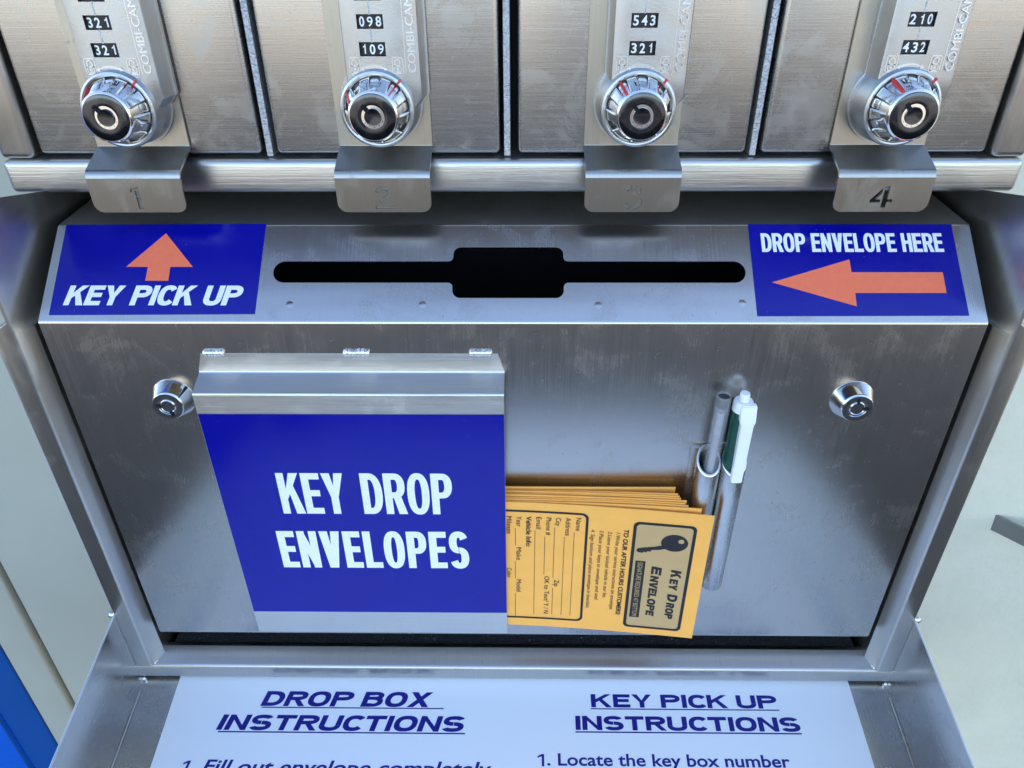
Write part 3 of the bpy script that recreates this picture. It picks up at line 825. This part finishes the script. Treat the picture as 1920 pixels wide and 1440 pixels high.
def cl(t, wd, dp, y): return [Vector((hi.x+.0015+sx*wd, hi.y+y+dy, hi.z+t)) for sx, dy in ((-1, 0), (1, 0), (1, -dp), (-1, -dp))]
rows_ = [(.0040, .0036, .0030, -.0020), (-.0040, .0036, .0045, -.0026), (-.0055, .0029, .0040, -.0032), (-.0395, .0026, .0030, -.0046)]
prev = None
for t_, wd, dp, y in rows_:
    cur = [bm.verts.new(p) for p in cl(t_, wd, dp, y)]
    if prev:
        for i in range(4): bm.faces.new((prev[i], prev[(i+1) % 4], cur[(i+1) % 4], cur[i]))
    else: bm.faces.new(cur)
    prev = cur
bm.faces.new(prev); bmesh.ops.recalc_face_normals(bm, faces=bm.faces)
bmesh.ops.bevel(bm, geom=list(bm.edges), offset=.0004, segments=2, affect='EDGES')
obj('clip', bm, M['pen_white'], pen, smooth=30)

# ------------------------------------------------------------------ envelopes
XA = -.0600                     # hidden end inside the pocket
def env_y(x, y0, y1, xe, bow=2.0):
    f = max(0, min(1, (x+.0024)/(xe+.0024)))
    return y0+(y1-y0)*f**bow
class Env:
    def __init__(s, xe, y0, y1, zt0, zt1, h, bow=2.0): s.xe, s.y0, s.y1, s.zt0, s.zt1, s.h, s.bow = xe, y0, y1, zt0, zt1, h, bow
    def pt(s, x, q, e=0):      # q = distance below the top edge
        y = env_y(x, s.y0, s.y1, s.xe, s.bow); f = (x+.0024)/(s.xe+.0024)
        return Vector((x, y-e, s.zt0+(s.zt1-s.zt0)*max(-.3, f)-q))
    def build(s, th=.0005):
        bm = bmesh.new(); n = 30; rows = []
        for i in range(n+1):
            x = XA+(s.xe-XA)*i/n
            rows.append([bm.verts.new(s.pt(x, q, e)) for q, e in ((0, 0), (s.h, 0), (s.h, -th), (0, -th))])
        for a, b in zip(rows, rows[1:]):
            for i in range(4): bm.faces.new((a[i], a[(i+1) % 4], b[(i+1) % 4], b[i]))
        bm.faces.new(rows[0]); bm.faces.new(rows[-1][::-1])
        bmesh.ops.recalc_face_normals(bm, faces=bm.faces)
        return bm
front = Env(.1008, -.0110, -.0172, -.0958, -.0990, .0925, 1.6)
tags_ = [('envelope', 'front kraft envelope printed with a key, form lines and KEY DROP ENVELOPE')]
bm = front.build(); fe = tag(obj('envelope', bm, M['kraft'], None, smooth=40), 'yellow kraft envelope in front of the stack, printed with a key and form', 'envelope', 'kraft envelopes in the pocket')
# the print: r = along the reading direction (down), u = up in the text (to the right end)
def pxe(px, py):     # measured position -> (x, q) on the front envelope
    d = ray(px, py); y = -.0130
    for _ in range(12):
        p = CAM+d*((y-CAM.y)/d.y); y = env_y(p.x, front.y0, front.y1, front.xe, front.bow)
    f = (p.x+.0024)/(front.xe+.0024)
    return p.x, front.zt0+(front.zt1-front.zt0)*f-p.z
def ce(cx, cy): return pxe(900+cx/3.6, 830+cy/3.6)    # from enlarged crop
def fenv(r, u, e):   # text frame: r runs down, u runs to +X
    return front.pt(u, r, e)
PR = bmesh.new()
def subdiv_quad(p, mi, e, k=10):
    "polygon strip on the curved paper: p four corners (x,q)"
    a, b, c_, d_ = [Vector(q) for q in p]
    for i in range(k):
        f, g_ = i/k, (i+1)/k
        q = [a.lerp(b, f), a.lerp(b, g_), d_.lerp(c_, g_), d_.lerp(c_, f)]
        fc = PR.faces.new([PR.verts.new(front.pt(v.x, v.y, e)) for v in q]); fc.material_index = mi
def rounded(x0, x1, q0, q1, r): return [tuple(Vector(p).to_2d()) for p in round_path([(x0, q0), (x1, q0), (x1, q1), (x0, q1)], r, 6, True)]
def band(x0, x1, q0, q1, r, wd, mi=0, e=.00022):
    A = rounded(x0, x1, q0, q1, r); B = rounded(x0+wd, x1-wd, q0+wd, q1-wd, r-wd*.6); n = len(A)
    for i in range(n):
        j = (i+1) % n; k = 8 if math.hypot(A[i][0]-A[j][0], A[i][1]-A[j][1]) > .005 else 1
        for t in range(k):
            f, g_ = t/k, (t+1)/k
            P = [Vector(A[i]).lerp(Vector(A[j]), f), Vector(A[i]).lerp(Vector(A[j]), g_), Vector(B[i]).lerp(Vector(B[j]), g_), Vector(B[i]).lerp(Vector(B[j]), f)]
            fc = PR.faces.new([PR.verts.new(front.pt(v.x, v.y, e)) for v in P]); fc.material_index = mi
# title box
def mid(*ps): return sum(p[0] for p in ps)/len(ps), sum(p[1] for p in ps)/len(ps)
bx0 = mid(ce(1038, 560), ce(966, 1200))[0]; bx1 = mid(ce(1472, 620), ce(1340, 1260))[0]
bq0 = mid(ce(1080, 525), ce(1440, 572))[1]; bq1 = mid(ce(1000, 1232), ce(1310, 1278))[1]
subdiv_quad([(bx0+.0005, bq0+.0008), (bx1-.0005, bq0+.0008), (bx1-.0005, bq1-.0008), (bx0+.0005, bq1-.0008)], 1, .00012, 8)
band(bx0, bx1, bq0, bq1, .0030, .00165)
# key
kc = ce(1313, 678); rx, rq = .0068, .0059
ell = [(kc[0]+rx*math.cos(R(a)), kc[1]+rq*math.sin(R(a))) for a in range(0, 360, 10)]
hc = ce(1359, 668); hole = [(hc[0]+.0015*math.cos(R(a)), hc[1]+.0015*math.sin(R(a))) for a in range(0, 360, 20)]
vs, fs = plate2d(ell, [hole], 0)
add_mesh(PR, vs, fs, lambda v: front.pt(v.x, v.y, .00022))
sh = [ce(*p) for p in ((1235, 690), (1180, 700), (1100, 705), (1062, 712), (1054, 726), (1066, 736), (1096, 741), (1108, 733), (1120, 740), (1132, 729), (1148, 735), (1160, 722), (1210, 722), (1250, 716))]
PR.faces.new([PR.verts.new(front.pt(x, q, .00026)) for x, q in sh])
def tline(text, start, end, cap, bold=0, shear=0, mi=0, e=.00024, heavyfont=None):
    "line of print whose baseline runs from start to end (crop positions)"
    a, b = ce(*start), ce(*end); u = (a[0]+b[0])/2
    if heavyfont: put_heavy(PR, text, fenv, a[1], b[1], u, u+cap, mi=mi, lift=e, **heavyfont)
    else: put_small(PR, text, fenv, a[1], b[1], u, u+cap, mi=mi, lift=e, bold=bold, shear=shear)
hf = dict(pw=.33, ph=.25, gap=.06, space=.2, shear=.14)
def smallcaps(text, first, start, end, capb, caps):
    a, b = ce(*start), ce(*end); u = (a[0]+b[0])/2; x = a[1]; words = text.split()
    tot = sum(.75*capb+.62*caps*(len(w_)-1) for w_ in words)+(len(words)-1)*caps*.35; k = (b[1]-a[1])/tot
    for w_ in words:
        w1_ = .75*capb*k; put_heavy(PR, w_[0], fenv, x, x+w1_*.93, u, u+capb, mi=0, lift=.00024, **hf); x += w1_
        w2_ = .62*caps*(len(w_)-1)*k; put_heavy(PR, w_[1:], fenv, x, x+w2_*.97, u, u+caps, mi=0, lift=.00024, **hf); x += w2_+caps*.35*k
smallcaps('KEY DROP', 0, (1285, 855), (1245, 1190), .0054, .0044)
smallcaps('ENVELOPE', 0, (1160, 832), (1112, 1172), .0054, .0044)
sb = [ce(*p) for p in ((1052, 792), (1120, 800), (1068, 1178), (1004, 1170))]
sx0, sx1 = (sb[0][0]+sb[3][0])/2, (sb[1][0]+sb[2][0])/2; sq0, sq1 = (sb[0][1]+sb[1][1])/2, (sb[2][1]+sb[3][1])/2
subdiv_quad([(sx0, sq0), (sx1, sq0), (sx1, sq1), (sx0, sq1)], 0, .00022, 6)
put_small(PR, 'SIGNATURE REQUIRED AT BOTTOM', fenv, sq0+.0010, sq1-.0010, sx0+.0013, sx1-.0013, mi=1, lift=.00034)
tline('TO OUR AFTER HOURS CUSTOMERS:', (974, 585), (915, 1160), .0024, .028, .15)
tline('1.Write your service instructions on envelope.', (922, 605), (872, 1125), .0021, 0, .15)
tline('2.Leave your locked vehicle in our lot.', (866, 598), (826, 1045), .0021, 0, .15)
tline('3.Place your keys in envelope and seal.', (808, 590), (772, 1060), .0021, 0, .15)
tline('4. Sign bottom and place envelope in box/slot.', (752, 585), (712, 1115), .0021, 0, .15)
# form
fx1 = mid(ce(735, 520), ce(690, 1150))[0]; fq0 = mid(ce(300, 458), ce(640, 468))[1]; fq1 = mid(ce(250, 1188), ce(640, 1192))[1]
band(-.045, fx1, fq0, fq1, .0034, .0013)
def words_(t, s, e_, cap=.0027, bold=0): tline(t, s, e_, cap, bold)
def rule(s, e_):
    a, b = ce(*s), ce(*e_); u = (a[0]+b[0])/2
    subdiv_quad([(u, a[1]), (u+.00022, a[1]), (u+.00022, b[1]), (u, b[1])], 0, .0002, 6)
words_('Name', (652, 505), (645, 593)); rule((637, 605), (603, 1165))
words_('Address', (580, 505), (575, 625)); rule((570, 635), (543, 1160))
words_('City', (513, 505), (510, 560)); rule((503, 570), (490, 912)); words_('Zip', (500, 925), (500, 968)); rule((488, 980), (483, 1155))
words_('Phone #', (447, 503), (445, 622)); rule((436, 632), (430, 888)); words_('OK to Text? Y / N', (436, 900), (428, 1150))
words_('Email', (381, 500), (379, 580)); rule((371, 590), (360, 1153))
words_('Vehicle Info:', (313, 495), (311, 700), .0027, .02)
words_('Year', (247, 495), (246, 565)); rule((238, 575), (238, 692)); words_('Make', (246, 705), (246, 790)); rule((238, 798), (238, 912)); words_('Model', (247, 922), (246, 1003)); rule((238, 1012), (238, 1167))
words_('Mileage', (181, 495), (180, 612)); words_('Color', (182, 843), (181, 908))
orient(PR, (0, -1, 0))
obj('print', PR, [M['ink'], M['kraft_dark']], fe, smooth=0)
# the ones behind, each a little shorter and further back
ends = [(.0948, -.0142, 'second envelope from the front, its right end reaching past the others behind'),
        (.0884, -.0126, None), (.0868, -.0114, None), (.0878, -.0103, 'kraft envelope in mid stack with a turned up right end'), (.0850, -.0092, None), (.0845, -.0082, None), (.0838, -.0073, None), (.0832, -.0030, 'rearmost kraft envelope in the stack, next to the steel panel')]
for i, (xe, y1, lab) in enumerate(ends):
    e = Env(xe, -.0102+.0009*i, y1, -.0955+.00045*i+random.uniform(-.0004, .0004), -.0970+.0006*i, .0925, random.uniform(1.4, 2.4))
    o = obj('envelope', e.build(.0004), M['kraft'], None, smooth=40)
    tag(o, lab or 'plain kraft envelope showing only its edge inside the stack', 'envelope', 'kraft envelopes in the pocket')

# ------------------------------------------------------------------ tray and instruction sign
TS = math.tan(R(10.5)); TN = Vector((0, -TS, 1)).normalized(); TD = Vector((0, 1, TS)).normalized(); T0 = Vector((0, 0, -.2540))
def tr(x, s, e=0): return Vector((x, 0, 0))+T0+TD*s+TN*e
def ptr(px, py, lift=.0012):
    p = at(px, py, T0+TN*lift, TN); return p.x, (p-T0).dot(TD)
tray = thing('sign_tray', 'shallow satin steel tray sloping forward below the drop box', 'tray', (0, -.2, -.30))
TL = -.42; TX = .2310
def slab(bm, x0, x1, s0, s1, e0, e1, mi=0):
    V = [bm.verts.new(tr(x, s, e)) for e in (e0, e1) for x, s in ((x0, s0), (x1, s0), (x1, s1), (x0, s1))]
    for f in ((3, 2, 1, 0), (4, 5, 6, 7), (0, 1, 5, 4), (1, 2, 6, 5), (2, 3, 7, 6), (3, 0, 4, 7)):
        g_ = bm.faces.new([V[i] for i in f]); g_.material_index = mi
bm = bmesh.new(); slab(bm, -TX, TX, TL, .10, -.0014, 0)
obj('base_plate', bm, M['tray'], tray, (0, 1, 0), smooth=0)
for s in (-1, 1):
    bm = bmesh.new(); x0, x1 = sorted((s*TX, s*(TX+.0013)))
    slab(bm, x0, x1, TL, .06, -.0014, .0605)
    bmesh.ops.bevel(bm, geom=[e for e in bm.edges], offset=.0004, segments=2, affect='EDGES')
    bm.normal_update()
    for f in bm.faces:
        if f.normal.dot(TN) > .5: f.material_index = 1
    o = obj('side_wall', bm, [M['tray'], M['edge']], tray, (0, 1, 0), smooth=0)
    bm = bmesh.new(); n = 34            # weld line in the corner
    pth = [tr(s*(TX-.0002), TL+(.41)*i/n, .0003) for i in range(n+1)]
    rr = .0009; pr_ = None
    for p in pth:
        cur = [bm.verts.new(p+Vector((-s*rr*math.cos(a), 0, rr*math.sin(a)))) for a in (0, .5, 1.05, 1.57)]
        if pr_:
            for a in range(3): bm.faces.new((pr_[a], pr_[a+1], cur[a+1], cur[a]))
        pr_ = cur
    bmesh.ops.recalc_face_normals(bm, faces=bm.faces)
    obj('corner_bend', bm, M['tray'], o, (0, 1, 0), smooth=60)
    for q in ((s*(TX-.001), -.0022, -.2523, .0013), (s*(TX+.0022), -.0012, -.1935, .0023)):
        bm = bmesh.new()
        for i in range(3):
            r = bmesh.ops.create_icosphere(bm, subdivisions=2, radius=q[3]*(1-.15*i))
            for v in r['verts']: v.co += Vector((q[0], q[1]+.0006*i, q[2]-.0009*i))
        obj('weld_bead', bm, M['weld'], o)
bm = bmesh.new(); slab(bm, -TX, TX, TL-.0014, TL, -.0014, .03)
obj('front_lip', bm, M['tray'], tray, (1, 0, 0), smooth=0)
bm = bmesh.new(); slab(bm, -.2080, .2078, TL+.012, .035, .0001, .0012)
sign = tag(obj('instruction_sign', bm, M['paper'], None, smooth=0), 'white instruction sign with dark blue headings lying in the steel tray', 'sign')
bm = bmesh.new(); FS = lambda x, s, e: tr(x, s, .0012+e)
def under(px0, px1, y0, y1):
    x0, x1, s0, s1 = line(px0, px1, y0, y1, ptr)
    bm.faces.new([bm.verts.new(FS(x, s, .0001)) for x, s in ((x0, s0), (x1, s0), (x1, s1), (x0, s1))])
kw = dict(pw=.36, ph=.235, gap=.13, space=.55)
put_heavy(bm, 'DROP BOX', FS, *line(491, 812, 1297, 1325, ptr), shear=.28, **kw); under(490, 832, 1326.5, 1328.5)
put_heavy(bm, 'INSTRUCTIONS', FS, *line(408, 875, 1341.5, 1370.5, ptr), shear=.28, **kw); under(408, 872, 1372.5, 1375)
put_heavy(bm, 'KEY PICK UP', FS, *line(1108, 1456, 1303, 1327.5, ptr), **kw); under(1108, 1461, 1329.5, 1331.5)
put_heavy(bm, 'INSTRUCTIONS', FS, *line(1079, 1499, 1344, 1370.5, ptr), **kw); under(1079, 1503, 1373, 1375.5)
def body(text, px0, px1, y0, y1, **k): put_small(bm, text, FS, *line(px0, px1, y0, y1, ptr), **k)
def one(px, y0, y1, sh=0):
    x0, x1, s0, s1 = line(px, px+13, y0, y1, ptr); h = s1-s0; k = x1-x0
    for p in ([(.6, 0), (.95, 0), (.95, 1), (.6, 1)], [(.6, 1), (.0, .84), (.0, .68), (.6, .82)]):
        bm.faces.new([bm.verts.new(FS(x0+a*k+sh*b*h, s0+b*h, .0001)) for a, b in p])
one(338, 1426, 1451, .2); one(1008, 1414, 1437)
body('. Fill out envelope completely', 356, 922, 1426, 1451, bold=.018, shear=.2)
body('. Locate the key box number', 1026, 1480, 1414, 1437, bold=.018)
orient(bm, TN)
obj('lettering', bm, M['ink_blue'], sign, smooth=0)
